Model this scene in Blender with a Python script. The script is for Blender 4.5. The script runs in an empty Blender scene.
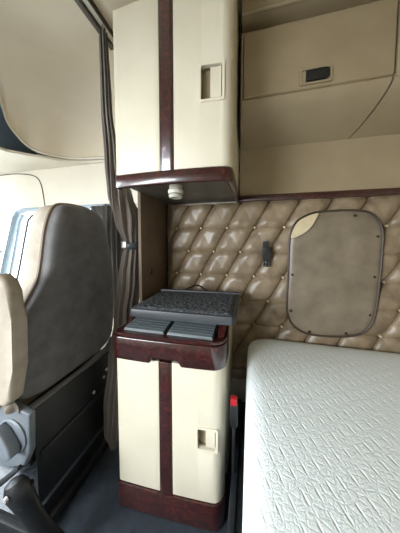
import bpy, bmesh, math, random
from mathutils import Vector, Matrix, noise
random.seed(4)
scene = bpy.context.scene
COL = scene.collection
PI = math.pi

# ------------------------------------------------------------------ materials
def srgb(r, g, b):
    def c(v):
        v /= 255.
        return v/12.92 if v <= .04045 else ((v+.055)/1.055)**2.4
    return (c(r), c(g), c(b), 1)

def new_mat(name):
    m = bpy.data.materials.new(name); m.use_nodes = True
    nt = m.node_tree
    return m, nt, nt.nodes['Principled BSDF']

def coords(nt, scale=(1, 1, 1), rot=(0, 0, 0)):
    tc = nt.nodes.new('ShaderNodeTexCoord'); mp = nt.nodes.new('ShaderNodeMapping')
    mp.inputs['Scale'].default_value = scale; mp.inputs['Rotation'].default_value = rot
    nt.links.new(tc.outputs['Object'], mp.inputs['Vector'])
    return mp.outputs['Vector']

def noise_node(nt, vec, scale, detail=4, rough=.55, dist=0):
    n = nt.nodes.new('ShaderNodeTexNoise'); n.inputs['Scale'].default_value = scale
    n.inputs['Detail'].default_value = detail; n.inputs['Roughness'].default_value = rough
    n.inputs['Distortion'].default_value = dist
    nt.links.new(vec, n.inputs['Vector'])
    return n.outputs['Fac']

def ramp(nt, fac, stops):
    r = nt.nodes.new('ShaderNodeValToRGB'); e = r.color_ramp.elements
    while len(e) < len(stops): e.new(.5)
    for el, (p, c) in zip(e, stops): el.position = p; el.color = c
    nt.links.new(fac, r.inputs['Fac'])
    return r.outputs['Color']

def bump(nt, b, height, strength=.3, dist=.002, prev=None):
    n = nt.nodes.new('ShaderNodeBump'); n.inputs['Strength'].default_value = strength
    n.inputs['Distance'].default_value = dist
    nt.links.new(height, n.inputs['Height'])
    if prev: nt.links.new(prev, n.inputs['Normal'])
    nt.links.new(n.outputs['Normal'], b.inputs['Normal'])
    return n.outputs['Normal']

def surf(name, c1, c2=None, rough=.5, scale=18, bscale=300, bstr=.15, bdist=.001, stretch=(1, 1, 1), metal=0, coat=0, sheen=0, spec=.5):
    m, nt, b = new_mat(name)
    c2 = c2 or tuple(v*.86 for v in c1[:3]) + (1,)
    v = coords(nt, stretch)
    nt.links.new(ramp(nt, noise_node(nt, v, scale), [(.35, c1), (.68, c2)]), b.inputs['Base Color'])
    b.inputs['Roughness'].default_value = rough; b.inputs['Metallic'].default_value = metal
    b.inputs['Coat Weight'].default_value = coat; b.inputs['Coat Roughness'].default_value = .12
    b.inputs['Sheen Weight'].default_value = sheen
    b.inputs['Specular IOR Level'].default_value = spec
    if bstr: bump(nt, b, noise_node(nt, v, bscale, 3), bstr, bdist)
    return m

M = {}
M['cream'] = surf('cream_laminate', srgb(215, 207, 187), srgb(209, 201, 180), .42, 6, 500, .06)
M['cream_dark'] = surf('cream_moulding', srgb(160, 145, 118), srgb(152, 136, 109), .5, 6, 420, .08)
M['headliner'] = surf('headliner_vinyl', srgb(222, 209, 186), srgb(216, 202, 178), .55, 4, 350, .1)
M['cab_plastic'] = surf('cab_side_plastic', srgb(216, 207, 188), srgb(209, 200, 181), .5, 5, 400, .08)
M['blue_plastic'] = surf('blue_grey_plastic', srgb(150, 172, 198), srgb(140, 162, 190), .5)
M['taupe'] = surf('taupe_panel', srgb(112, 95, 78), srgb(100, 84, 69), .6, 9)
M['leather'] = surf('quilted_leather', srgb(142, 125, 102), srgb(112, 96, 77), .36, 14, 260, .3, .0015)
M['leather_flat'] = surf('flat_leather', srgb(128, 116, 99), srgb(105, 94, 79), .40, 9, 240, .3, .0012)
M['leather_grey'] = surf('grey_leather', srgb(104, 97, 88), srgb(86, 79, 71), .42, 9, 240, .2)
M['piping'] = surf('dark_piping', srgb(62, 50, 40), None, .5)
M['snap'] = surf('dark_snap', srgb(38, 32, 28), None, .35)
M['backing'] = surf('beige_backing', srgb(205, 190, 158), srgb(192, 175, 142), .8)
M['brass'] = surf('tan_button', srgb(196, 178, 145), None, .35)
M['seat_back'] = surf('seat_back_fabric', srgb(104, 102, 102), srgb(86, 84, 84), .75, 16, 420, .4, .0015, sheen=.15)
M['seat_tan'] = surf('seat_side_fabric', srgb(168, 157, 142), srgb(150, 138, 122), .75, 14, 380, .4, .0015)
M['seat_trim'] = surf('seat_brown_trim', srgb(112, 92, 74), None, .65)
M['black'] = surf('black_plastic', srgb(20, 21, 23), srgb(14, 15, 17), .5)
M['dark_metal'] = surf('dark_steel', srgb(46, 50, 56), srgb(36, 40, 45), .4, metal=.4)
M['grey_plastic'] = surf('grey_plastic', srgb(108, 114, 120), srgb(98, 104, 110), .42)
M['grey_dark'] = surf('charcoal_plastic', srgb(62, 65, 69), srgb(52, 55, 59), .45)
M['rubber'] = surf('bellows_rubber', srgb(70, 76, 84), srgb(54, 60, 67), .28)
M['floor'] = surf('floor_vinyl', srgb(44, 51, 60), srgb(35, 42, 50), .62, 30, 600, .5, .002)
M['curtain'] = surf('curtain_fabric', srgb(112, 102, 94), srgb(90, 81, 74), .85, 12, 500, .4, .001, (1, 1, .3), sheen=.2)
M['curtain_grey'] = surf('grey_curtain_fabric', srgb(150, 144, 138), srgb(84, 80, 78), .85, 12, 500, .4, .001, (1, 1, .3), sheen=.2)
def let_light_through(m, fac, c):
    nt = m.node_tree; out = next(n for n in nt.nodes if n.type == 'OUTPUT_MATERIAL'); b = nt.nodes['Principled BSDF']
    t = nt.nodes.new('ShaderNodeBsdfTranslucent'); t.inputs['Color'].default_value = c
    x = nt.nodes.new('ShaderNodeMixShader'); x.inputs[0].default_value = fac
    nt.links.new(b.outputs[0], x.inputs[1]); nt.links.new(t.outputs[0], x.inputs[2]); nt.links.new(x.outputs[0], out.inputs['Surface'])
let_light_through(M['curtain_grey'], .35, srgb(150, 144, 136))
M['red'] = surf('red_plastic', srgb(165, 20, 30), None, .4)
M['white_plastic'] = surf('white_plastic', srgb(228, 224, 208), None, .35)
M['lens'] = surf('lamp_lens', srgb(190, 186, 172), None, .2)
M['grey_metal'] = surf('aluminium', srgb(196, 194, 188), None, .35, metal=.5)
M['dark_frame'] = surf('window_frame', srgb(165, 177, 186), srgb(152, 164, 174), .45)
M['slat'] = surf('grey_slats', srgb(104, 112, 116), srgb(88, 96, 100), .42, 20, 300, .2, .001, (.2, 3, 1))

def wood_mat():
    m, nt, b = new_mat('burgundy_burl')
    v = coords(nt, (1, 1, 1))
    n = noise_node(nt, v, 34, 9, .68, 2.2)
    nt.links.new(ramp(nt, n, [(.3, srgb(20, 8, 8)), (.5, srgb(46, 15, 14)), (.62, srgb(80, 28, 22)), (.78, srgb(33, 11, 11))]), b.inputs['Base Color'])
    b.inputs['Roughness'].default_value = .28; b.inputs['Coat Weight'].default_value = .7
    b.inputs['Coat Roughness'].default_value = .08
    return m
M['wood'] = wood_mat()

def carpet_mat():
    m, nt, b = new_mat('grey_tray_carpet')
    v = coords(nt)
    nt.links.new(ramp(nt, noise_node(nt, v, 110, 6, .75), [(.34, srgb(26, 28, 31)), (.5, srgb(64, 67, 71)), (.7, srgb(112, 116, 120))]), b.inputs['Base Color'])
    b.inputs['Roughness'].default_value = .95
    bump(nt, b, noise_node(nt, v, 190, 4), .9, .006)
    return m
M['carpet'] = carpet_mat()

def mattress_mat():
    m, nt, b = new_mat('quilted_mattress_ticking')
    b.inputs['Base Color'].default_value = srgb(222, 229, 229)
    b.inputs['Roughness'].default_value = .85
    b.inputs['Sheen Weight'].default_value = .15
    v = coords(nt)
    sx = nt.nodes.new('ShaderNodeSeparateXYZ'); nt.links.new(v, sx.inputs[0])
    def mth(op, a, c=None):
        n = nt.nodes.new('ShaderNodeMath'); n.operation = op
        for i, q in enumerate((a, c)):
            if q is None: continue
            if isinstance(q, (int, float)): n.inputs[i].default_value = q
            else: nt.links.new(q, n.inputs[i])
        return n.outputs[0]
    def line(src, freq, w, off=0):       # thin groove, 1 on the groove
        f = mth('PINGPONG', mth('ADD', mth('MULTIPLY', src, freq), off), .5)
        return mth('SUBTRACT', 1, mth('MINIMUM', mth('DIVIDE', f, w), 1))
    x, y = sx.outputs['X'], sx.outputs['Y']
    def lin(ax, ay): return mth('ADD', mth('MULTIPLY', x, ax), mth('MULTIPLY', y, ay))
    u = lin(.936, .352); w_ = lin(-.485, .875)          # across the long strokes / across the fine cross lines
    A = line(u, 31, .13); B = line(w_, 22, .06)
    dash = mth('PINGPONG', mth('ADD', mth('MULTIPLY', w_, 22), .25), .5)
    A = mth('MULTIPLY', A, mth('MULTIPLY', dash, 1.9))
    ring = nt.nodes.new('ShaderNodeTexVoronoi'); ring.inputs['Scale'].default_value = 62; ring.feature = 'DISTANCE_TO_EDGE'
    nt.links.new(v, ring.inputs['Vector'])
    scal = mth('SUBTRACT', 1, mth('MINIMUM', mth('MULTIPLY', ring.outputs['Distance'], 6), 1))
    g = mth('MAXIMUM', A, mth('MAXIMUM', mth('MULTIPLY', B, .2), mth('MULTIPLY', scal, .28)))
    h2 = mth('SUBTRACT', 1, g)
    h2 = mth('ADD', h2, mth('MULTIPLY', noise_node(nt, v, 240, 3), .5))
    h2 = mth('ADD', h2, mth('MULTIPLY', noise_node(nt, v, 60, 3), .5))
    bump(nt, b, h2, .55, .003)
    return m
M['mattress'] = mattress_mat()

def glass_mat():
    m = bpy.data.materials.new('window_glass'); m.use_nodes = True
    nt = m.node_tree; nt.nodes.clear()
    o = nt.nodes.new('ShaderNodeOutputMaterial'); mix = nt.nodes.new('ShaderNodeMixShader')
    t = nt.nodes.new('ShaderNodeBsdfTransparent'); g = nt.nodes.new('ShaderNodeBsdfGlossy')
    t.inputs['Color'].default_value = (.93, .97, .97, 1); g.inputs['Roughness'].default_value = .02
    mix.inputs[0].default_value = .06
    nt.links.new(t.outputs[0], mix.inputs[1]); nt.links.new(g.outputs[0], mix.inputs[2]); nt.links.new(mix.outputs[0], o.inputs[0])
    return m
M['glass'] = glass_mat()

# ------------------------------------------------------------------ object helpers (all geometry is given in world metres)
def link_mesh(name, bm, mat, parent=None, smooth=True, origin=None):
    bmesh.ops.recalc_face_normals(bm, faces=bm.faces)
    me = bpy.data.meshes.new(name)
    org = Vector(parent['_o']) if parent is not None else Vector(origin or (0, 0, 0))
    bmesh.ops.translate(bm, verts=bm.verts, vec=-org)
    bm.to_mesh(me); bm.free()
    if smooth:
        for p in me.polygons: p.use_smooth = True
        if hasattr(me, 'set_sharp_from_angle'): me.set_sharp_from_angle(angle=math.radians(38))
    o = bpy.data.objects.new(name, me); COL.objects.link(o)
    me.materials.append(M[mat] if isinstance(mat, str) else mat)
    o['_o'] = tuple(org)
    if parent is not None: o.parent = parent
    else: o.location = org
    return o

def thing(name, label, cat, loc=(0, 0, 0), group=None):
    o = bpy.data.objects.new(name, None); COL.objects.link(o)
    o.empty_display_size = .05; o.location = loc; o['_o'] = tuple(loc)
    o['label'] = label; o['category'] = cat
    if group: o['group'] = group
    return o

def tag(o, label, cat, group=None):
    o['label'] = label; o['category'] = cat
    if group: o['group'] = group
    return o

def structure(name, bm, mat, smooth=False):
    o = link_mesh(name, bm, mat, None, smooth); o['kind'] = 'structure'; return o

def box(x0, x1, y0, y1, z0, z1, bev=0, seg=2, bm=None):
    b2 = bmesh.new()
    bmesh.ops.create_cube(b2, size=1)
    for v in b2.verts:
        v.co = Vector(((x0+x1)/2+v.co.x*(x1-x0), (y0+y1)/2+v.co.y*(y1-y0), (z0+z1)/2+v.co.z*(z1-z0)))
    if bev: bmesh.ops.bevel(b2, geom=b2.edges[:], offset=bev, segments=seg, profile=.5, affect='EDGES')
    return merge(bm, b2)

def merge(bm, b2):
    if bm is None: return b2
    me = bpy.data.meshes.new('tmp'); b2.to_mesh(me); b2.free(); bm.from_mesh(me); bpy.data.meshes.remove(me)
    return bm

def prism(poly, p0, p1, frame, bev=0, seg=2, bm=None):
    """poly (u,v) extruded along w from p0 to p1; frame maps (u,v,w)->xyz"""
    b2 = bmesh.new()
    a = [b2.verts.new(frame(u, v, p0)) for u, v in poly]; c = [b2.verts.new(frame(u, v, p1)) for u, v in poly]
    n = len(poly)
    f0 = b2.faces.new(a); f1 = b2.faces.new(c[::-1])
    for i in range(n): b2.faces.new((a[i], a[(i+1) % n], c[(i+1) % n], c[i]))
    if bev: bmesh.ops.bevel(b2, geom=list(set(f0.edges) | set(f1.edges)), offset=bev, segments=seg, profile=.5, affect='EDGES')
    return merge(bm, b2)

FXZ = lambda u, v, w: Vector((u, w, v))     # outline in x,z  extruded in y
FXY = lambda u, v, w: Vector((u, v, w))
FYZ = lambda u, v, w: Vector((w, u, v))

def tube(path, r, n=8, bm=None, closed=False, flat=None):
    b2 = bmesh.new(); rings = []
    P = [Vector(p) for p in path]; N = len(P)
    R = r if isinstance(r, (list, tuple)) else [r]*N
    up = Vector((0, 0, 1)); prev = None
    for i in range(N):
        if closed: t = P[(i+1) % N]-P[i-1]
        else: t = P[min(i+1, N-1)]-P[max(i-1, 0)]
        t.normalize()
        if prev is None:
            a = t.cross(up)
            if a.length < .05: a = t.cross(Vector((1, 0, 0)))
        else: a = prev-t*prev.dot(t)
        a.normalize(); prev = a; b = t.cross(a)
        fx, fy = flat or (1, 1)
        rings.append([b2.verts.new(P[i]+R[i]*(fx*math.cos(2*PI*k/n)*a+fy*math.sin(2*PI*k/n)*b)) for k in range(n)])
    for i in range(N if closed else N-1):
        A, B = rings[i], rings[(i+1) % N]
        for k in range(n): b2.faces.new((A[k], A[(k+1) % n], B[(k+1) % n], B[k]))
    if not closed: b2.faces.new(rings[0][::-1]); b2.faces.new(rings[-1])
    return merge(bm, b2)

def lathe(prof, center, axis='Z', n=20, bm=None):
    """prof [(r,h)...] along the axis from center"""
    b2 = bmesh.new(); rings = []
    c = Vector(center)
    for r, h in prof:
        ring = []
        for k in range(n):
            a = 2*PI*k/n; u, v = max(r, 1e-5)*math.cos(a), max(r, 1e-5)*math.sin(a)
            ring.append(b2.verts.new(c+{'Z': Vector((u, v, h)), 'Y': Vector((u, h, v)), 'X': Vector((h, u, v))}[axis]))
        rings.append(ring)
    for A, B in zip(rings, rings[1:]):
        for k in range(n): b2.faces.new((A[k], A[(k+1) % n], B[(k+1) % n], B[k]))
    b2.faces.new(rings[0]); b2.faces.new(rings[-1])
    return merge(bm, b2)

def catmull(pts, sub=6, closed=False):
    P = [Vector(p) for p in pts]; N = len(P); out = []
    rng = range(N if closed else N-1)
    for i in rng:
        g = (lambda k: P[k % N]) if closed else (lambda k: P[max(0, min(N-1, k))])
        p0, p1, p2, p3 = g(i-1), g(i), g(i+1), g(i+2)
        for s in range(sub):
            t = s/sub
            out.append(.5*((2*p1)+(-p0+p2)*t+(2*p0-5*p1+4*p2-p3)*t*t+(-p0+3*p1-3*p2+p3)*t**3))
    if not closed: out.append(P[-1])
    return out

def rrect(x0, x1, z0, z1, r, n=5):
    pts = []
    for cx, cz, a0 in ((x1-r, z1-r, 0), (x0+r, z1-r, 90), (x0+r, z0+r, 180), (x1-r, z0+r, 270)):
        for k in range(n+1):
            a = math.radians(a0+90*k/n); pts.append((cx+r*math.cos(a), cz+r*math.sin(a)))
    return pts

def ring_prism(outer, inner, w0, w1, frame, bm=None, bev=0):
    b2 = bmesh.new(); n = len(outer)
    V = [[b2.verts.new(frame(u, v, w)) for u, v in loop] for loop, w in ((outer, w0), (inner, w0), (inner, w1), (outer, w1))]
    for q in range(4):
        A, B = V[q], V[(q+1) % 4]
        for k in range(n): b2.faces.new((A[k], A[(k+1) % n], B[(k+1) % n], B[k]))
    if bev: bmesh.ops.bevel(b2, geom=b2.edges[:], offset=bev, segments=1, affect='EDGES')
    return merge(bm, b2)

# ------------------------------------------------------------------ bowed cabinet fronts
class Plan:
    def __init__(s, x0, x1, yc, sag, rl, rr, tilt=0):
        s.tilt = tilt; s.x0, s.x1, s.yc, s.sag, s.rl, s.rr = x0, x1, yc, sag, rl, rr
    def y(s, x):
        xc = (s.x0+s.x1)/2; h = (s.x1-s.x0)/2
        return s.yc+s.sag*((x-xc)/h)**2+s.tilt*(x-xc)/h
    def path(s, xa, xb, n=10, sidel=0, sider=0):
        """front path from xa to xb; rounds into the side where xa/xb reach the ends"""
        pts = []
        la, rb = abs(xa-s.x0) < 1e-6, abs(xb-s.x1) < 1e-6
        if la:
            cy = s.y(s.x0)+s.rl
            if sidel: pts.append((s.x0, cy+sidel))
            for k in range(5):
                a = PI+PI/2*k/4.; pts.append((s.x0+s.rl+s.rl*math.cos(a), cy+s.rl*math.sin(a)+(s.y(s.x0+s.rl)-s.y(s.x0))*k/4.))
            xs = s.x0+s.rl
        else: xs = xa; pts.append((xa, s.y(xa)))
        xe = s.x1-s.rr if rb else xb
        for k in range(1, n+1):
            x = xs+(xe-xs)*k/n; pts.append((x, s.y(x)))
        if rb:
            cy = s.y(s.x1)+s.rr
            for k in range(1, 6):
                a = -PI/2+PI/2*k/5.; pts.append((s.x1-s.rr+s.rr*math.cos(a), cy+s.rr*math.sin(a)+(s.y(s.x1-s.rr)-s.y(s.x1))*(1-k/5.)))
            if sider: pts.append((s.x1, cy+sider))
        return pts

def curved_panel(path, z0, z1, thick, hole=None, bottom=None, bev=.003, rows=1):
    """front surface following a plan path, given real thickness; hole=(x0,x1,z0,z1)"""
    if hole:
        hx0, hx1, hz0, hz1 = hole; q = []
        for i, p in enumerate(path):
            q.append(p)
            if i+1 < len(path):
                nx = path[i+1]
                for hx in sorted((hx0, hx1)):
                    if p[0] < hx-1e-6 and nx[0] > hx+1e-6 and nx[0] > p[0]:
                        t = (hx-p[0])/(nx[0]-p[0]); q.append((hx, p[1]+(nx[1]-p[1])*t))
        path = q; zs = [z0, hz0, hz1, z1]
    else: zs = [z0+(z1-z0)*k/rows for k in range(rows+1)]
    n = len(path)
    nor = []
    for i in range(n):
        a, b = path[max(i-1, 0)], path[min(i+1, n-1)]
        d = Vector((b[0]-a[0], b[1]-a[1])).normalized(); nor.append(Vector((-d.y, d.x)))
    bm = bmesh.new(); F = []; B = []
    for i, (x, y) in enumerate(path):
        zb = bottom(x) if bottom else None
        col_f, col_b = [], []
        for k, z in enumerate(zs):
            if zb is not None and k == 0: z = zb
            col_f.append(bm.verts.new((x, y, z))); col_b.append(bm.verts.new((x+nor[i].x*thick, y+nor[i].y*thick, z)))
        F.append(col_f); B.append(col_b)
    def solid(i, k):
        if i < 0 or i >= n-1 or k < 0 or k >= len(zs)-1: return False
        if hole and k == 1:
            mx = (path[i][0]+path[i+1][0])/2
            if hx0-1e-6 < mx < hx1+1e-6: return False
        return True
    for i in range(n-1):
        for k in range(len(zs)-1):
            if not solid(i, k): continue
            bm.faces.new((F[i][k], F[i+1][k], F[i+1][k+1], F[i][k+1]))
            bm.faces.new((B[i][k], B[i][k+1], B[i+1][k+1], B[i+1][k]))
            if not solid(i-1, k): bm.faces.new((F[i][k], F[i][k+1], B[i][k+1], B[i][k]))
            if not solid(i+1, k): bm.faces.new((F[i+1][k], B[i+1][k], B[i+1][k+1], F[i+1][k+1]))
            if not solid(i, k-1): bm.faces.new((F[i][k], B[i][k], B[i+1][k], F[i+1][k]))
            if not solid(i, k+1): bm.faces.new((F[i][k+1], F[i+1][k+1], B[i+1][k+1], B[i][k+1]))
    loose = [v for v in bm.verts if not v.link_faces]
    bmesh.ops.delete(bm, geom=loose, context='VERTS')
    if bev:
        bmesh.ops.recalc_face_normals(bm, faces=bm.faces)
        e = [e for e in bm.edges if len(e.link_faces) == 2 and e.calc_face_angle() > math.radians(50)]
        bmesh.ops.bevel(bm, geom=e, offset=bev, segments=2, profile=.5, affect='EDGES', clamp_overlap=True)
    return bm

def solid_plan(path, yback, z0, z1, bev=0):
    poly = list(path)+[(path[-1][0], yback), (path[0][0], yback)]
    return prism(poly, z0, z1, FXY, bev)

def paddle_handle(parent, plan, hole):
    """recessed cream paddle: pan behind the hole, rim around it, flap over the right half"""
    x0, x1, z0, z1 = hole; d = .022
    y0, y1 = plan.y(x0), plan.y(x1)
    h = link_mesh('handle', ring_prism(rrect(x0-.008, x1+.008, z0-.008, z1+.008, .008), rrect(x0+.001, x1-.001, z0+.001, z1-.001, .005),
                  0, .004, lambda u, v, w: Vector((u, y0+(y1-y0)*(u-x0)/(x1-x0)-w-.0005, v))), 'cream', parent)
    ya, ym = max(y0, y1)+.010, max(y0, y1)+d
    bm = box(x0-.002, x1+.002, ym, ym+.003, z0-.002, z1+.002)
    for a in ((x0-.002, x0, z0-.002, z1+.002), (x1, x1+.002, z0-.002, z1+.002), (x0, x1, z0-.002, z0), (x0, x1, z1, z1+.002)):
        box(a[0], a[1], ya, ym, a[2], a[3], bm=bm)
    link_mesh('recess', bm, 'cream_dark', h, False)
    xm = x0+(x1-x0)*.44
    link_mesh('paddle', prism([(xm, plan.y(xm)+.002), (x1-.005, y1+.002), (x1-.005, y1+.01), (xm+.004, plan.y(xm)+.012)], z0+.006, z1-.006, FXY, .001), 'cream', h)

# ------------------------------------------------------------------ room shell
W = 1.2
FL, CE, C2 = .16, 2.36, 2.5        # floor and ceiling heights while building; everything is lowered onto z = 0 at the end
structure('floor', box(-2.4, 1.03, -1.25, 1.3, FL-.03, FL), 'floor')
bm = box(-2.4, -.36, -1.25, 1.3, CE, CE+.03); box(-.36, -.34, -1.25, 1.3, CE, C2, bm=bm); box(-.34, 1.03, -1.25, 1.3, C2, C2+.03, bm=bm)
structure('ceiling', bm, 'headliner')

def slab_with_hole(x0, x1, y0, y1, z0, z1, hole):
    """side wall slab with a window opening (outline in x,z)"""
    bm = bmesh.new()
    out = [(x0, z0), (x1, z0), (x1, z1), (x0, z1)]
    cx = sum(p[0] for p in hole)/len(hole); cz = sum(p[1] for p in hole)/len(hole)
    for y in (y0, y1):
        vo = [bm.verts.new((u, y, v)) for u, v in out]; vi = [bm.verts.new((u, y, v)) for u, v in hole]
        es = [bm.edges.new((L[i], L[(i+1) % len(L)])) for L in (vo, vi) for i in range(len(L))]
        bmesh.ops.triangle_fill(bm, edges=es, use_beauty=True)
        if y == y0: keep = (vo, vi)
    for L, K in zip(keep, (vo, vi)):
        for i in range(len(L)): bm.faces.new((L[i], L[(i+1) % len(L)], K[(i+1) % len(L)], K[i]))
    return bm
WIN = [(-2.09, 1.0), (-.98, 1.0), (-.98, 1.585), (-1.0, 1.6), (-1.80, 1.6), (-1.84, 1.585)]
QTR = [(-2.36, 1.0), (-2.17, 1.0), (-1.95, 1.52), (-1.955, 1.56), (-2.36, 1.56)]
bm = box(-2.4, -1.0, 1.25, 1.3, FL, 1.0)
box(-2.4, -.98, 1.25, 1.3, 1.6, CE, bm=bm); box(-.98, 1.03, 1.25, 1.3, FL, C2, bm=bm)
box(-1.0, -.98, 1.25, 1.3, FL, 1.6, bm=bm); box(-2.4, -2.36, 1.25, 1.3, 1.0, 1.6, bm=bm)
structure('wall_right', bm, 'cab_plastic')
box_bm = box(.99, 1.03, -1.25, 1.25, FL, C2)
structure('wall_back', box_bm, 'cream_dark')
bm = box(-.85, .99, -1.25, -1.21, FL, C2)
box(-2.4, -.85, -1.25, -1.21, FL, 1.0, bm=bm); box(-2.4, -.85, -1.25, -1.21, 1.75, CE, bm=bm); box(-2.4, -2.2, -1.25, -1.21, 1.0, 1.75, bm=bm)
structure('wall_left', bm, 'cab_plastic')
bm = box(-1.75, -1.60, -1.21, 1.22, 1.915, CE); 
structure('trim_1', bm, 'blue_plastic')
bm = box(-2.4, -2.36, -1.21, 1.25, FL, .95); box(-2.4, -2.36, -1.21, 1.25, 1.92, CE, bm=bm); box(-2.36, -2.12, -1.21, .9, FL, .95, .03, bm=bm)
structure('wall_front', bm, 'grey_dark', True)

# window in the cab side wall
win = bpy.data.objects.new('window_1', None); COL.objects.link(win); win.location = (-1.5, 1.25, 1.0); win['_o'] = (-1.5, 1.25, 1.0); win['kind'] = 'structure'
fr = tube([(-2.075, 1.245, 1.0), (-2.055, 1.245, 1.045), (-1.875, 1.245, 1.53), (-1.84, 1.245, 1.572), (-1.76, 1.245, 1.588), (-1.3, 1.245, 1.59), (-1.0, 1.245, 1.59)], .028, 8, flat=(1, .6))
link_mesh('window_frame', fr, 'dark_frame', win)
fr = tube(catmull([(-1.945, 1.25, 1.0), (-1.895, 1.25, 1.04), (-1.765, 1.25, 1.46), (-1.73, 1.25, 1.52), (-1.655, 1.25, 1.55), (-1.3, 1.25, 1.552), (-1.0, 1.25, 1.552)], 4), .0075, 6)
link_mesh('window_seal', fr, 'piping', win)
fr = tube([(-2.01, 1.25, 1.0), (-1.98, 1.25, 1.05), (-1.835, 1.25, 1.50), (-1.80, 1.25, 1.55)], .012, 6)
link_mesh('window_channel', fr, 'dark_frame', win)
link_mesh('glass', box(-2.34, -1.0, 1.272, 1.277, 1.0, 1.6), 'glass', win)
link_mesh('vent_latch', box(-2.12, -2.03, 1.215, 1.24, 1.235, 1.26, .006), 'dark_frame', win)

# cab headliner shell with a coved rise into the roof
Lo = catmull([(-.60, 1.245, 1.91), (-.78, 1.245, 1.917), (-.966, 1.24, 1.924), (-1.13, 1.222, 1.924), (-1.273, 1.172, 1.924), (-1.362, 1.075, 1.93), (-1.425, 1.04, 1.965), (-1.452, .995, 2.02), (-1.46, .955, 2.08), (-1.46, .925, 2.18), (-1.46, .85, 2.28), (-1.46, .4, 2.30)], 5)
Up = catmull([(-.60, .98, CE), (-.78, .98, CE), (-.9, .97, CE), (-1.0, .95, CE), (-1.08, .91, CE), (-1.14, .85, CE), (-1.17, .80, CE), (-1.19, .76, CE), (-1.2, .72, CE), (-1.21, .68, CE), (-1.22, .6, CE), (-1.22, .4, CE)], 5)
bm = bmesh.new(); rings = []
for j in range(15):
    th = PI/2*j/14; ring = []
    for a, b in zip(Lo, Up):
        h = 1-math.cos(th)
        ring.append(bm.verts.new((a.x+(b.x-a.x)*h, a.y+(b.y-a.y)*h, a.z+(b.z-a.z)*math.sin(th))))
    rings.append(ring)
for A, B in zip(rings, rings[1:]):
    for k in range(len(A)-1): bm.faces.new((A[k], A[k+1], B[k+1], B[k]))
sh = structure('trim_2', bm, 'headliner', True)
bm = tube([(p.x, p.y-.004, p.z) for p in Lo[8:]], .009, 6)
link_mesh('edge_lip', bm, 'cab_plastic', sh)
# ledge below the shell, reaching back to the side wall
poly = [(p.x, p.y) for p in Lo[:28]] + [(-1.48, .95), (-1.48, -1.2), (-1.62, -1.2), (-1.62, .9), (-2.3, 1.0), (-2.3, 1.245), (-.60, 1.248)]
structure('trim_3', prism(poly, 1.896, 1.912, FXY), 'cab_plastic')
# seam of the moulded side panel
bm = tube(catmull([(-2.3, 1.25, 1.875), (-1.95, 1.25, 1.885), (-1.78, 1.25, 1.875), (-1.65, 1.25, 1.845), (-1.595, 1.25, 1.77), (-1.567, 1.25, 1.6)], 5), .0045, 6)
structure('trim_4', bm, 'piping', True)

# ------------------------------------------------------------------ sleeper side: quilted wall, rail, cover
B0, RZ, CX = .026, 1.418, .158
def rowz(k): return RZ-.141*k
def tuft(x, z):
    t = (z-RZ)*(.079/.141)
    a = ((x-B0)-t)/CX; b = ((x-B0)+t)/CX; c = (z-RZ)/.141
    g = lambda v, w: min(1, abs(v-round(v))/w)
    s = lambda v: v*v*(3-2*v)
    ga = s(g(a, .36))**.38; gb = g(b, .5)**.9; gc = s(g(c, .24))**.5
    da, dc = abs(a-round(a)), abs(c-round(c))
    dimple = math.exp(-((a-round(a))**2+((b-round(b))*.9)**2)/.012)
    groove = .007*math.exp(-(da/.035)**2)+.0035*math.exp(-(dc/.03)**2)
    return .040*(.60*ga+.16*gb+.24*gc)-groove-.006*dimple*min(1, (.5-min(.5, abs(c-round(c))))*2)
panel = thing('quilted_wall_panel', 'tan diamond tufted leather wall panel with buttons behind the bed', 'wall panel', (.24, 1.2, .5))
bm = bmesh.new(); nx, nz = 400, 280; X0, X1, Z0, Z1 = -.512, .985, .52, 1.562
G = []
for i in range(nx+1):
    col = []
    for j in range(nz+1):
        x = X0+(X1-X0)*i/nx; z = Z0+(Z1-Z0)*j/nz
        wr = .003*noise.noise(Vector((x*9, z*9, 0)))+.0015*noise.noise(Vector((x*30, z*22, 3)))
        edge = min(1, (x-X0)/.04)
        col.append(bm.verts.new((x, 1.205-tuft(x, z)*(.3+.7*edge)+wr, z)))
    G.append(col)
for i in range(nx):
    for j in range(nz): bm.faces.new((G[i][j], G[i+1][j], G[i+1][j+1], G[i][j+1]))
for e in [e for e in bm.edges if e.is_boundary]:
    pass
ext = bmesh.ops.extrude_edge_only(bm, edges=[e for e in bm.edges if e.is_boundary])
for v in [g for g in ext['geom'] if isinstance(g, bmesh.types.BMVert)]: v.co.y = 1.245
link_mesh('upholstery', bm, 'leather', panel)
COVER = [(.207, 1.354),(.229, 1.432),(.268, 1.467),(.329, 1.490),(.448, 1.496),(.546, 1.488),(.595, 1.457),(.622, 1.401),(.627, 1.33),(.622, 1.145),(.609, .971),(.584, .902),(.536, .862),(.411, .84),(.301, .845),(.235, .882),(.206, .943),(.201, .997),(.204, 1.177)]
def in_cover(x, z): return .19 < x < .64 and .82 < z < 1.5
first = None
for k in range(0, 6):
    for i in range(-4, 7):
        x = B0+CX*i+(0 if k % 2 == 0 else -.079); z = rowz(k)
        if not (X0+.03 < x < X1-.02) or in_cover(x, z) or z < .745: continue
        if first is None:
            bm = lathe([(.0, -.016), (.005, -.0145), (.0075, -.009), (.008, 0)], (x, 1.203, z), 'Y', 12)
            first = link_mesh('button', bm, 'brass', panel); f0 = (x, z)
        else:
            o = first.copy(); COL.objects.link(o); o.parent = panel; o.location = (x-f0[0], 0, z-f0[1])

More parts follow.
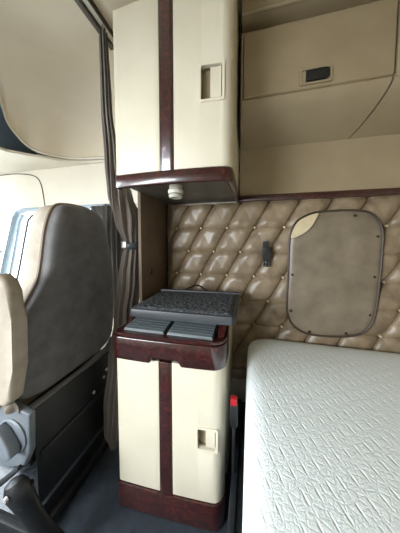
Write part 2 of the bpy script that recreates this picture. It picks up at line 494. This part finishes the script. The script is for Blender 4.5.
rail = box(-.068, .985, 1.165, 1.245, 1.562, 1.598, .008)
o = structure('trim_5', rail, 'wood', True)
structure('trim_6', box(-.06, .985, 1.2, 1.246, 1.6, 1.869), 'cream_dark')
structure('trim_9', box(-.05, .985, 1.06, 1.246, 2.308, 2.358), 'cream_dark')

cov = thing('window_cover', 'taupe snap-on window cover with a folded beige corner on quilted wall', 'window cover', (.415, 1.165, .83))
out = catmull([(x, 0, z) for x, z in COVER], 4, True)
bm = bmesh.new(); cx, cz = .415, 1.16; loops = []
for s, y in ((1, 1.178), (1, 1.164), (.97, 1.158), (.88, 1.154), (.7, 1.152), (.4, 1.151), (.12, 1.151)):
    loops.append([bm.verts.new((cx+(p.x-cx)*s, y+(.0035*noise.noise(Vector((p.x*s*7, p.z*s*7, 1))) if s < .95 else 0), cz+(p.z-cz)*s)) for p in out])
for A, B in zip(loops, loops[1:]):
    for k in range(len(A)): bm.faces.new((A[k], A[(k+1) % len(A)], B[(k+1) % len(A)], B[k]))
bm.faces.new(loops[-1]); bm.faces.new(loops[0])
link_mesh('panel', bm, 'leather_flat', cov)
link_mesh('piping', tube([(p.x, 1.160, p.z) for p in out], .0055, 6, closed=True), 'piping', cov)
lens = [(.211,1.358),(.232,1.427),(.27,1.462),(.334,1.484),(.326,1.455),(.304,1.415),(.268,1.38)]
lz = catmull([(a, 0, b) for a, b in lens], 4, True)
link_mesh('folded_corner', prism([(p.x, p.z) for p in lz], 1.140, 1.150, FXZ, .002), 'backing', cov)['label'] = 'beige folded corner'
for i, (x, z) in enumerate([(.505,1.468),(.603,1.365),(.598,1.165),(.586,.973),(.488,.867),(.317,.855),(.222,.962),(.225,1.16)]):
    link_mesh('snap', lathe([(0, -.006), (.006, -.005), (.008, 0)], (x, 1.157, z), 'Y', 10), 'snap', cov)

clip = thing('strap_clip', 'small black plastic buckle clip hanging on the quilted wall', 'clip', (.089, 1.17, 1.2))
link_mesh('webbing', prism(rrect(.070, .100, 1.29, 1.34, .008, 3), 1.150, 1.166, FXZ), 'black', clip)
link_mesh('body', prism([(.066, 1.308), (.102, 1.313), (.112, 1.292), (.107, 1.262), (.112, 1.238), (.074, 1.234), (.073, 1.262), (.064, 1.288)], 1.136, 1.165, FXZ, .003), 'black', clip)
bm = None
for x in (.077, .0915, .106): bm = box(x-.0045, x+.0045, 1.145, 1.157, 1.200, 1.236, .0015, bm=bm)
box(.074, .110, 1.147, 1.155, 1.210, 1.220, bm=bm)
link_mesh('prong', bm, 'black', clip)

# ------------------------------------------------------------------ overhead locker above the bed
ov = thing('overhead_locker', 'beige overhead locker with flip-up door above the bed', 'cabinet', (.4, 1.2, 1.83))
bm = prism([(1.246, 1.87), (1.205, 1.87), (1.06, 1.965), (1.03, 2.005), (1.03, 2.305), (1.246, 2.305)], -.042, .985, FYZ)
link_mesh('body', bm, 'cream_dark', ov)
lhole = (.188, .292, 1.98+.008, 2.035)
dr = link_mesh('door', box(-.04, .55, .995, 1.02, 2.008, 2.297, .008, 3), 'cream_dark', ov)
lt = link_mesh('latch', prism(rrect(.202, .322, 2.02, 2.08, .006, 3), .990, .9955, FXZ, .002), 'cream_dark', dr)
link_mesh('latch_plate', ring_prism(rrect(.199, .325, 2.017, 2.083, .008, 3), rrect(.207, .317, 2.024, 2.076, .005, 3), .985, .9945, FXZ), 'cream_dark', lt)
link_mesh('latch_paddle', prism([(.224, 2.028), (.304, 2.027), (.314, 2.037), (.314, 2.066), (.300, 2.073), (.272, 2.069), (.258, 2.073), (.224, 2.071)], .979, .990, FXZ, .003), 'black', lt)['label'] = 'black latch paddle'
def slope(u, t): return None
# lower curved moulding: from door bottom sloping back to the wall, split by a curved groove
def lower_panel(x_top0, x_bot0, x_top1, x_bot1, curve=0):
    bm = bmesh.new(); prof = [(.998, 1.998), (1.004, 1.98), (1.03, 1.955), (1.08, 1.922), (1.14, 1.888), (1.198, 1.86)]
    F = []
    for k, (y, z) in enumerate(prof):
        t = k/(len(prof)-1.)
        bend = curve*math.sin(PI*t)
        xa = x_top0+(x_bot0-x_top0)*t+(bend if x_top0 > .3 else 0); xb = x_top1+(x_bot1-x_top1)*t+(bend if x_top1 < .8 else 0)
        F.append([bm.verts.new((xa+(xb-xa)*i/6., y, z)) for i in range(7)])
    for A, B in zip(F, F[1:]):
        for i in range(6): bm.faces.new((A[i], A[i+1], B[i+1], B[i]))
    bmesh.ops.recalc_face_normals(bm, faces=bm.faces)
    g = bm.faces[:]
    ext = bmesh.ops.extrude_face_region(bm, geom=g)
    for v in [q for q in ext['geom'] if isinstance(q, bmesh.types.BMVert)]: v.co += Vector((0, .012, .018))
    return bm
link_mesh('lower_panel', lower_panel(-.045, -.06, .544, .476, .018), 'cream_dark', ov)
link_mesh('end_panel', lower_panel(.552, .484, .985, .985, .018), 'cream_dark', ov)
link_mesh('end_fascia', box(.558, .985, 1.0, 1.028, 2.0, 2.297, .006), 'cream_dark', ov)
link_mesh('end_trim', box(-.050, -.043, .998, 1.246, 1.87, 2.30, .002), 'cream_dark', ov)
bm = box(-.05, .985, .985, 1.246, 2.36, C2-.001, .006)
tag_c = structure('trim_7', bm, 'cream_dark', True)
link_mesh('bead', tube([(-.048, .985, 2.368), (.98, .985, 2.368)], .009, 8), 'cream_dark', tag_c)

# ------------------------------------------------------------------ tall upper cabinet
UP = Plan(-.545, -.066, .730, .010, .006, .035)
uc = thing('upper_cabinet', 'tall cream upper cabinet with burgundy centre strip and trim', 'cabinet', (-.31, .98, 1.55))
bm = solid_plan([(-.542, .80), (-.07, .80)], 1.245, 1.61, 2.255)
link_mesh('body', bm, 'cream', uc)
link_mesh('left_door', curved_panel(UP.path(UP.x0, -.342, 8, sidel=.04), 1.616, 2.258, .016, bev=.004), 'cream', uc)
UH = (-.180, -.102, 1.852, 1.970)
rd = link_mesh('right_door', curved_panel(UP.path(-.284, UP.x1, 12, sider=.03), 1.616, 2.45, .016, hole=UH, bev=.003), 'cream', uc)
paddle_handle(uc, UP, UH)
sp = Plan(UP.x0, UP.x1, .726, .010, .006, .035)
link_mesh('centre_strip', curved_panel(sp.path(-.339, -.287, 4), 1.610, 2.45, .02, bev=.003), 'wood', uc)['label'] = 'glossy burgundy wood strip'
link_mesh('top_filler', box(-.335, -.07, .80, 1.245, 2.26, 2.45), 'cream', uc)
tr = Plan(-.549, -.062, .712, .018, .02, .04)
bm = curved_panel(tr.path(tr.x0, tr.x1, 16, sidel=.02, sider=.43), 1.560, 1.612, .02, bev=.009)
link_mesh('bottom_trim', bm, 'wood', uc)['label'] = 'burgundy bowed bottom trim'
bm = solid_plan([(-.525, .80), (-.525, .76), (-.45, .745), (-.31, .738), (-.17, .742), (-.11, .765), (-.088, .80)], 1.245, 1.580, 1.608)
link_mesh('underside', bm, 'leather_grey', uc)

lamp = thing('reading_lamp', 'small white round reading lamp under the upper cabinet', 'lamp', (-.312, .82, 1.58))
link_mesh('base', lathe([(.026, 0), (.028, -.006), (.028, -.018), (.026, -.02)], (-.312, .82, 1.582), 'Z', 24), 'white_plastic', lamp)
link_mesh('ring', lathe([(.030, -.020), (.0325, -.023), (.0325, -.034), (.03, -.037)], (-.312, .82, 1.582), 'Z', 24), 'white_plastic', lamp)
link_mesh('neck', lathe([(.0275, -.037), (.0275, -.040)], (-.312, .82, 1.582), 'Z', 24), 'grey_dark', lamp)
link_mesh('head', lathe([(.029, -.040), (.030, -.043), (.030, -.051), (.026, -.055), (.022, -.055), (.02, -.052), (0, -.052)], (-.312, .82, 1.582), 'Z', 24), 'lens', lamp)

# partition between curtain and counter niche
structure('trim_8', box(-.545, -.527, .90, 1.245, .975, 1.606, .004), 'taupe', True)
sw = thing('wall_socket', 'small dark wall socket on the taupe partition beside the curtain', 'socket', (-.527, .99, 1.15))
link_mesh('plate', prism(rrect(.97, 1.012, 1.14, 1.2, .006, 3), -.527, -.521, FYZ, .0015), 'taupe', sw)
link_mesh('outlet', lathe([(0, .004), (.008, .004), (.012, .001), (.012, 0)], (-.521, .991, 1.17), 'X', 14), 'black', sw)

# ------------------------------------------------------------------ base cabinet
BP = Plan(-.556, -.090, .732, .004, .012, .045, .012)
bc = thing('base_cabinet', 'cream base cabinet with burgundy drawer, strip and plinth on floor', 'cabinet', (-.33, .95, FL))
link_mesh('body', solid_plan([(-.551, .80), (-.094, .80)], 1.19, FL+.02, .947), 'cream', bc)
link_mesh('left_door', curved_panel(BP.path(BP.x0, -.358, 8, sidel=.04), .276, .850, .016, bev=.004), 'cream', bc)
BH = (-.195, -.120, .506, .590)
rd = link_mesh('right_door', curved_panel(BP.path(-.301, BP.x1, 12, sider=.03), .276, .850, .016, hole=BH, bev=.003), 'cream', bc)
paddle_handle(bc, BP, BH)
bs = Plan(BP.x0, BP.x1, .728, .004, .012, .045, .012)
link_mesh('centre_strip', curved_panel(bs.path(-.355, -.304, 4), .272, .850, .02, bev=.003), 'wood', bc)['label'] = 'burgundy wood strip'
pl = Plan(-.560, -.086, .724, .004, .015, .05, .012)
link_mesh('plinth', curved_panel(pl.path(pl.x0, pl.x1, 14, sidel=.03, sider=.08), FL+.003, .272, .02, bev=.003), 'wood', bc)['label'] = 'burgundy plinth'
dp = Plan(-.563, -.084, .706, .008, .03, .05, .010)
def notch(x):
    d = abs(x+.320); return .852+.024*max(0, min(1, (.066-d)/.016))
drw = link_mesh('drawer', curved_panel(dp.path(dp.x0, dp.x1, 60, sidel=.07, sider=.10), .852, .946, .02, bottom=notch, bev=.004), 'wood', bc)
drw['label'] = 'glossy burgundy drawer with notched grip'
tp = dp.path(dp.x0, dp.x1, 20)
link_mesh('counter', prism([(x+(.006 if x < -.5 else 0), y+.004) for x, y in tp]+[(-.088, 1.19), (-.55, 1.19)], .948, .962, FXY, .005), 'wood', bc)
# slatted covers in the counter, each a run of ridges
def slat_cover(x0, x1, y0, y1, z):
    bm = box(x0, x1, y0, y1, z, z+.006, .002)
    n = 6; p = (y1-y0)/n
    for k in range(n):
        ya = y0+k*p
        prism([(ya+.001, z+.005), (ya+.002, z+.012+.002*k), (ya+p*.75, z+.014+.002*k), (ya+p-.001, z+.006+.002*k), (ya+p-.001, z+.005)], x0+.004, x1-.004, FYZ, bm=bm)
    return bm
link_mesh('slatted_cover', slat_cover(-.520, -.335, .732, .845, .9625), 'slat', bc)
link_mesh('slatted_cover', slat_cover(-.323, -.132, .734, .845, .9625), 'slat', bc)
link_mesh('side_cheek', prism([(.77, .962), (.81, 1.004), (1.0, 1.022), (1.18, 1.022), (1.18, .962)], -.120, -.094, FYZ, .004), 'wood', bc)
link_mesh('side_cheek', prism([(.80, .962), (.84, 1.004), (1.0, 1.022), (1.18, 1.022), (1.18, .962)], -.548, -.532, FYZ, .004), 'wood', bc)

# tray on the counter
ty = thing('carpeted_tray', 'charcoal tray table with fuzzy grey carpet top above the slatted covers', 'tray', (-.265, .9, .956))
link_mesh('support', box(-.46, -.125, .865, 1.02, .963, 1.025, .004), 'grey_dark', ty)
TO = [(-.492, .742), (-.478, .728), (-.27, .730), (-.062, .738), (-.048, .754), (-.045, 1.05), (-.055, 1.065), (-.47, 1.035), (-.482, 1.02)]
link_mesh('frame', prism(TO, 1.026, 1.060, FXY, .004), 'grey_dark', ty)
link_mesh('back_rim', prism([(-.476, 1.012), (-.05, 1.038), (-.05, 1.062), (-.47, 1.033)], 1.060, 1.074, FXY, .003), 'grey_dark', ty)
bm = bmesh.new()
nxx, nyy = 84, 66; VV = []
for i in range(nxx+1):
    c = []
    for j in range(nyy+1):
        u, v = i/nxx, j/nyy
        x = -.474+.414*u; y0 = .742+.008*u; y = y0+(1.008+.028*u-y0)*v
        e = min(1, min(u, 1-u)*26, min(v, 1-v)*26)
        c.append(bm.verts.new((x, y, 1.0605+e*(.006+.0035*noise.noise(Vector((x*70, y*70, 0)))+.003*noise.noise(Vector((x*160, y*160, 5)))))))
    VV.append(c)
for i in range(nxx):
    for j in range(nyy): bm.faces.new((VV[i][j], VV[i+1][j], VV[i+1][j+1], VV[i][j+1]))
ext = bmesh.ops.extrude_edge_only(bm, edges=[e for e in bm.edges if e.is_boundary])
for v in [g for g in ext['geom'] if isinstance(g, bmesh.types.BMVert)]: v.co.z = 1.0595
link_mesh('carpet_top', bm, 'carpet', ty)['label'] = 'fuzzy mottled grey carpet top'
link_mesh('pull_strap', tube(catmull([(-.34, 1.04, 1.075), (-.315, 1.04, 1.088), (-.285, 1.04, 1.10), (-.26, 1.04, 1.098), (-.235, 1.04, 1.084), (-.22, 1.04, 1.075)], 4), .006, 6, flat=(1.6, .6)), 'black', ty)

# ------------------------------------------------------------------ bed
mat_o = bmesh.new()
MX0, MX1, MY0, MY1, MZ0, MZ1 = -.004, .975, -1.15, 1.168, .54, .805
r = .055
def mat_pt(u, v): return u, v
prof = [(r*1.0, MZ0), (.02, MZ0+.004), (.004, MZ0+.02), (0, MZ0+.05), (-.004, (MZ0+MZ1)/2), (0, MZ1-.06), (.004, MZ1-.036), (.014, MZ1-.016), (.032, MZ1-.004), (.06, MZ1), (.12, MZ1+.002), (.25, MZ1+.003), (.42, MZ1+.004)]
rings = []
for ins, z in prof:
    cr = max(.09-ins*.4, .03)
    x0, x1, y0, y1 = MX0+ins, MX1-ins, MY0+ins, MY1-ins
    cr = min(cr, (x1-x0)/2*.9)
    rings.append([mat_o.verts.new((u, v, z)) for u, v in rrect(x0, x1, y0, y1, cr, 8)])
for A, B in zip(rings, rings[1:]):
    for k in range(len(A)): mat_o.faces.new((A[k], A[(k+1) % len(A)], B[(k+1) % len(A)], B[k]))
mat_o.faces.new(rings[0]); mat_o.faces.new(rings[-1])
tag(link_mesh('mattress', mat_o, 'mattress', None, True, (.49, 0, .54)), 'thick white quilted mattress along the tufted wall', 'mattress')
bb = thing('bed_base', 'dark bed base with steel side rail under the white mattress', 'bed base', (.5, 0, 0))
link_mesh('box', box(.03, .97, -1.15, 1.15, FL, .536), 'black', bb)
bm = box(-.058, -.034, -1.1, 1.14, .36, .42, .004); box(-.034, .03, -1.1, 1.14, .395, .409, .002, bm=bm)
link_mesh('side_rail', bm, 'dark_metal', bb)

bk = thing('seat_belt_buckle', 'black belt buckle with red button between base cabinet and mattress', 'buckle', (-.052, .755, .42))
link_mesh('stalk', box(-.058, -.046, .754, .762, .421, .64, .002), 'black', bk)
link_mesh('housing', box(-.067, -.037, .744, .770, .62, .712, .005), 'black', bk)
link_mesh('red_button', box(-.065, -.040, .745, .769, .705, .735, .004), 'red', bk)

# ------------------------------------------------------------------ passenger seat
S = 1.05
def sp_(x, y, z): return (x*S, y*S, 1.35+(z-1.35)*S)
seat = thing('cab_seat', 'high-backed cab seat with dark back and tan sides beside the window', 'seat', sp_(-.95, .72, .22))
back_out = [(.492,.80),(.480,.83),(.480,.95),(.494,1.05),(.535,1.12),(.576,1.188),(.592,1.25),(.608,1.37),(.626,1.44),(.65,1.482),(.69,1.497),(.76,1.50),(.82,1.494),(.86,1.477),(.89,1.44),(.915,1.375),(.945,1.27),(.970,1.15),(.980,1.05),(.978,.92),(.966,.82),(.92,.775),(.8,.762),(.6,.762),(.52,.775)]
bo = catmull([(0, a, b) for a, b in back_out], 3, True)
def back_layers(layers, cy=.72, cz=1.1):
    bm = bmesh.new(); L = []
    for s, x, off in layers:
        L.append([bm.verts.new(sp_(x-.03*(1.0-(p.z-.76)/.74), cy+(p.y-cy)*s, cz+(p.z-cz)*(1-(1-s)*.75)+off)) for p in bo])
    for A, B in zip(L, L[1:]):
        for k in range(len(A)): bm.faces.new((A[k], A[(k+1) % len(A)], B[(k+1) % len(A)], B[k]))
    bm.faces.new(L[0]); bm.faces.new(L[-1])
    return bm
link_mesh('backrest_shell', back_layers([(.985, -.775, 0), (1.0, -.76, 0), (.992, -.742, 0), (.975, -.731, 0), (.94, -.724, 0), (.85, -.718, 0), (.6, -.712, 0), (.3, -.709, 0), (.08, -.709, 0)]), 'seat_back', seat)['label'] = 'dark grey fabric seat back'
link_mesh('backrest_cushion', back_layers([(.3, -.86, 0), (.7, -.868, 0), (.9, -.872, 0), (.975, -.858, 0), (1.0, -.83, 0), (1.0, -.80, 0), (.985, -.777, 0), (.7, -.777, 0)]), 'seat_tan', seat)['label'] = 'tan side bolster'
link_mesh('piping', tube([sp_(-.768-.03*(1.0-(p.z-.76)/.74), .72+(p.y-.72)*1.003, 1.1+(p.z-1.1)*1.002) for p in bo], .008, 6, closed=True), 'seat_trim', seat)
# lower tan band under the shell
bm = tube([sp_(-.745, .47, .752), sp_(-.745, .70, .745), sp_(-.745, .90, .758), sp_(-.745, .945, .80)], [.014, .016, .016, .012], 8)
link_mesh('lower_band', bm, 'seat_back', seat)
bm = bmesh.new()
ctr = [(-.77, .12), (-.80, .145), (-.95, .15), (-1.15, .145), (-1.28, .12)]
b2 = box(-1.32*S, -.80*S, .47*S, .95*S, 1.35+(.64-1.35)*S, 1.35+(.77-1.35)*S, .05, 4); bm.free()
link_mesh('seat_cushion', b2, 'seat_tan', seat)
# rumpled cloth where cushion meets backrest
b2 = bmesh.new(); L = []
for j in range(9):
    v = j/8.; row = []
    for i in range(49):
        u = i/48.
        row.append(b2.verts.new(sp_(-.735-.20*u, .458+.007*math.sin(u*19+v*5)+.03*(v-.5)**2, .77+.07*v+.004*math.sin(u*23+v*2))))
    L.append(row)
for A, B in zip(L, L[1:]):
    for i in range(48): b2.faces.new((A[i], A[i+1], B[i+1], B[i]))
q = bmesh.ops.solidify(b2, geom=b2.faces[:], thickness=.008)
link_mesh('cushion_skirt', b2, 'seat_tan', seat)
# armrest folded up beside the backrest
arm = prism([(-.69, .84), (-.672, .95), (-.666, 1.1), (-.672, 1.19), (-.69, 1.225), (-.72, 1.242), (-.755, 1.24), (-.79, 1.222), (-.81, 1.18), (-.815, 1.1), (-.82, .95), (-.82, .84), (-.79, .815), (-.72, .815)], .435, .48, lambda u, v, w: Vector(sp_(u-.03, w, v)), .014, 3)
link_mesh('armrest', arm, 'seat_tan', seat)['label'] = 'tan armrest folded upright'
# side plate with round knob
plate = prism([(-.715, .755), (-.722, .62), (-.75, .565), (-.83, .535), (-.92, .53), (-.96, .56), (-.96, .72), (-.90, .765), (-.80, .775)], .470, .495, lambda u, v, w: Vector(sp_(u+.018, w, v+.018)), .008, 3)
po = link_mesh('side_plate', plate, 'grey_plastic', seat)
kc = sp_(-.772, .469, .685)
kn = link_mesh('knob', lathe([(.064, 0), (.064, -.004), (.058, -.007), (.058, -.002), (.05, -.003)], kc, 'Y', 28), 'grey_plastic', po)
kb = bmesh.new()
b2 = prism([(-.056, -.012), (-.03, -.024), (.03, -.024), (.056, -.012), (.056, .012), (.03, .024), (-.03, .024), (-.056, .012)], kc[1]-.040, kc[1]-.002, lambda u, v, w: Vector((kc[0]+u*.64+v*.77, w, kc[2]-u*.77+v*.64)), .007, 3); kb.free()
link_mesh('knob_grip', b2, 'grey_plastic', po)
link_mesh('recline_lever', tube([sp_(-.74, .465, .585), sp_(-.78, .455, .55), sp_(-.85, .44, .49)], [.010, .012, .014], 8, flat=(1, .8)), 'black', seat)
# bellows suspension
zs = []; b2 = bmesh.new(); L = []
for k in range(25):
    z = .55-.19*k/24.; w = .012*math.cos(k*PI/2.)
    L.append([b2.verts.new(sp_(u, v, z)) for u, v in rrect(-1.20-w, -.745+w, .495-w, .93+w, .05, 4)])
for A, B in zip(L, L[1:]):
    for k in range(len(A)): b2.faces.new((A[k], A[(k+1) % len(A)], B[(k+1) % len(A)], B[k]))
b2.faces.new(L[0]); b2.faces.new(L[-1])
link_mesh('bellows', b2, 'rubber', seat)
bm = box(-1.22*S, -.775*S, .49*S, .93*S, .535, .70, .012)
box(-.775*S, -.745*S, .50*S, .92*S, .50, .70, .006, bm=bm)
link_mesh('seat_pan', bm, 'black', seat)
link_mesh('rear_cover', box(-.736*S, -.728*S, .51*S, .93*S, .335, .72, .003), 'black', seat)
bm = box(-1.18*S, -.76*S, .52*S, .91*S, FL, .345, .02); box(-1.24*S, -.735*S, .50*S, .94*S, FL, FL+.05, .01, bm=bm)
link_mesh('pedestal', bm, 'black', seat)
for y, z in ((.85, .60), (.78, .57), (.87, .63)): link_mesh('bolt', lathe([(.0, .006), (.007, .005), (.009, 0)], (-.728*S, y*S, z), 'X', 8), 'grey_metal', seat)
link_mesh('slide_rail', box(-.728*S, -.720*S, .52*S, .91*S, .525, .545, .003), 'dark_metal', seat)

lv = thing('floor_lever', 'black lever with rounded head leaning beside the seat base', 'lever', (-.66, .55, FL))
pth = catmull([(-.650, .545, FL+.002), (-.668, .525, .23), (-.700, .49, .35), (-.733, .468, .46), (-.745, .463, .50)], 5)
link_mesh('arm', tube(pth, [.036-.010*math.sin(PI*min(1, i/len(pth)*1.1)) for i in range(len(pth))], 14, flat=(.75, 1.1)), 'black', lv)
hp = [(-.722, .466, .458), (-.736, .462, .482), (-.752, .459, .515), (-.761, .458, .534), (-.764, .458, .542)]
hd = link_mesh('head', tube(hp, [.024, .035, .038, .028, .010], 14, flat=(.8, 1)), 'black', lv)
link_mesh('release_pin', lathe([(.0, -.009), (.007, -.008), (.009, 0)], (-.748, .429, .515), 'Y', 10), 'grey_metal', hd)

# ------------------------------------------------------------------ curtains
def curtain_mesh(stations, pleats, amp, seed, n=72):
    """stations: (center xy, half length a along dir, half depth b, dir angle, z)"""
    bm = bmesh.new(); L = []
    N = len(stations)
    for s, (cx, cy, a, b, ang, z) in enumerate(stations):
        d = Vector((math.cos(ang), math.sin(ang))); e = Vector((-d.y, d.x)); ring = []
        for k in range(n):
            t = 2*PI*k/n
            w = 1+amp*math.sin(pleats*t+seed+.35*math.sin(z*5))+amp*.4*math.sin((pleats*2-3)*t+z*3)
            p = Vector((cx, cy))+d*a*w*math.cos(t)+e*b*w*math.sin(t)
            ring.append(bm.verts.new((p.x, p.y, z)))
        L.append(ring)
    for A, B in zip(L, L[1:]):
        for k in range(n): bm.faces.new((A[k], A[(k+1) % n], B[(k+1) % n], B[k]))
    bm.faces.new(L[0]); bm.faces.new(L[-1])
    return bm
def interp(st, sub=5):
    out = []
    for i in range(len(st)-1):
        for s in range(sub):
            t = s/sub; t2 = t*t*(3-2*t)
            out.append(tuple(a+(b-a)*(t2 if k < 5 else t) for k, (a, b) in enumerate(zip(st[i], st[i+1]))))
    out.append(st[-1]); return out
cur = thing('sleeper_curtain', 'long taupe pleated curtain tied back between seat and cabinets', 'curtain', (-.66, .9, .25))
st = [(-.712, .895, .070, .018, 2.25, 2.325), (-.708, .90, .080, .022, 2.25, 2.0), (-.694, .915, .08, .030, 2.2, 1.75), (-.658, .925, .075, .050, 1.9, 1.58), (-.620, .935, .070, .056, 1.5, 1.45), (-.606, .945, .040, .034, 1.2, 1.325), (-.622, .94, .052, .046, 1.2, 1.15), (-.642, .93, .056, .046, 1.2, .95), (-.668, .91, .056, .046, 1.2, .70), (-.685, .895, .06, .046, 1.2, .48), (-.70, .89, .050, .040, 1.2, .33), (-.712, .89, .016, .02, 1.2, .21)]
link_mesh('fabric', curtain_mesh(interp(st), 11, .16, .7, 96), 'curtain', cur)
tb = [(-.606+.046*math.cos(t)*1.0, .945+.046*math.sin(t), 1.325+.012*math.sin(t)) for t in [2*PI*k/20 for k in range(20)]]
link_mesh('tieback', tube(tb, .014, 8, closed=True, flat=(.4, 1.2)), 'grey_dark', cur)
link_mesh('tieback_clasp', box(-.632, -.604, .886, .899, 1.305, 1.34, .004), 'grey_metal', cur)
tk = thing('curtain_track', 'grey metal curtain track on the ceiling above the cab opening', 'track', (-.71, .6, CE-.02))
link_mesh('rail', box(-.716, -.694, -.6, .955, CE-.03, CE-.001, .003), 'leather_grey', tk)
link_mesh('channel', box(-.691, -.668, -.6, .955, CE-.018, CE-.001, .002), 'white_plastic', tk)
link_mesh('edge_strip', box(-.666, -.658, -.6, .955, CE-.024, CE-.001, .002), 'piping', tk)

wc = thing('window_curtain', 'grey pleated curtain drawn aside on the side window behind the seat', 'curtain', (-.93, 1.2, .8))
bm = bmesh.new(); L = []
for j in range(13):
    z = 1.585-.80*j/12.; row = []
    for i in range(90):
        u = i/89.
        row.append(bm.verts.new((-1.10+.27*u+.04*j/12.*(0.5-u), 1.205+.022*math.sin(u*2*PI*7+.3*math.sin(j*.4))*(.75+.25*math.sin(j*.5)), z)))
    L.append(row)
for A, B in zip(L, L[1:]):
    for i in range(89): bm.faces.new((A[i], A[i+1], B[i+1], B[i]))
bmesh.ops.solidify(bm, geom=bm.faces[:], thickness=.004)
link_mesh('fabric', bm, 'curtain_grey', wc)
link_mesh('header_rail', box(-1.12, -.78, 1.225, 1.247, 1.585, 1.60, .003), 'grey_dark', wc)

# ------------------------------------------------------------------ daylight
w = bpy.data.worlds.new('daylight'); scene.world = w; w.use_nodes = True
nt = w.node_tree; bg = nt.nodes['Background']
bg.inputs['Color'].default_value = (.86, .94, 1.0, 1); bg.inputs['Strength'].default_value = 5.0

def area(name, loc, target, sx, sy, power, color):
    l = bpy.data.lights.new(name, 'AREA'); l.shape = 'RECTANGLE'; l.size = sx; l.size_y = sy; l.energy = power; l.color = color
    o = bpy.data.objects.new(name, l); COL.objects.link(o); o.location = loc
    o.rotation_euler = (Vector(target)-Vector(loc)).to_track_quat('-Z', 'Z').to_euler()
    return o
area('windshield_daylight', (-2.34, -.1, 1.43), (-.6, 0, .3), 2.2, .9, 58, (.86, .94, 1.0)).data.spread = math.radians(130)
area('driver_window_daylight', (-1.5, -1.26, 1.40), (-.2, .4, .35), 1.2, .7, 36, (.92, .97, 1.0)).data.spread = math.radians(110)

# ------------------------------------------------------------------ camera
cd = bpy.data.cameras.new('camera'); cam = bpy.data.objects.new('camera', cd); COL.objects.link(cam)
cd.sensor_fit = 'HORIZONTAL'; cd.sensor_width = 36; cd.lens = 18.0; cd.clip_start = .01; cd.shift_y = -15.5/400.
yaw = math.radians(14); pit = math.radians(3.3)
cam.location = (0, 0, 1.35)
d = Vector((-math.sin(yaw)*math.cos(pit), math.cos(yaw)*math.cos(pit), -math.sin(pit)))
cam.rotation_euler = d.to_track_quat('-Z', 'Y').to_euler()
scene.camera = cam
vs = scene.view_settings
vs.view_transform = 'Standard'; vs.look = 'None'; vs.gamma = 1; vs.use_curve_mapping = False; vs.exposure = 0.0
for o in bpy.data.objects:
    if o.parent is None: o.location.z -= FL
    if '_o' in o: del o['_o']
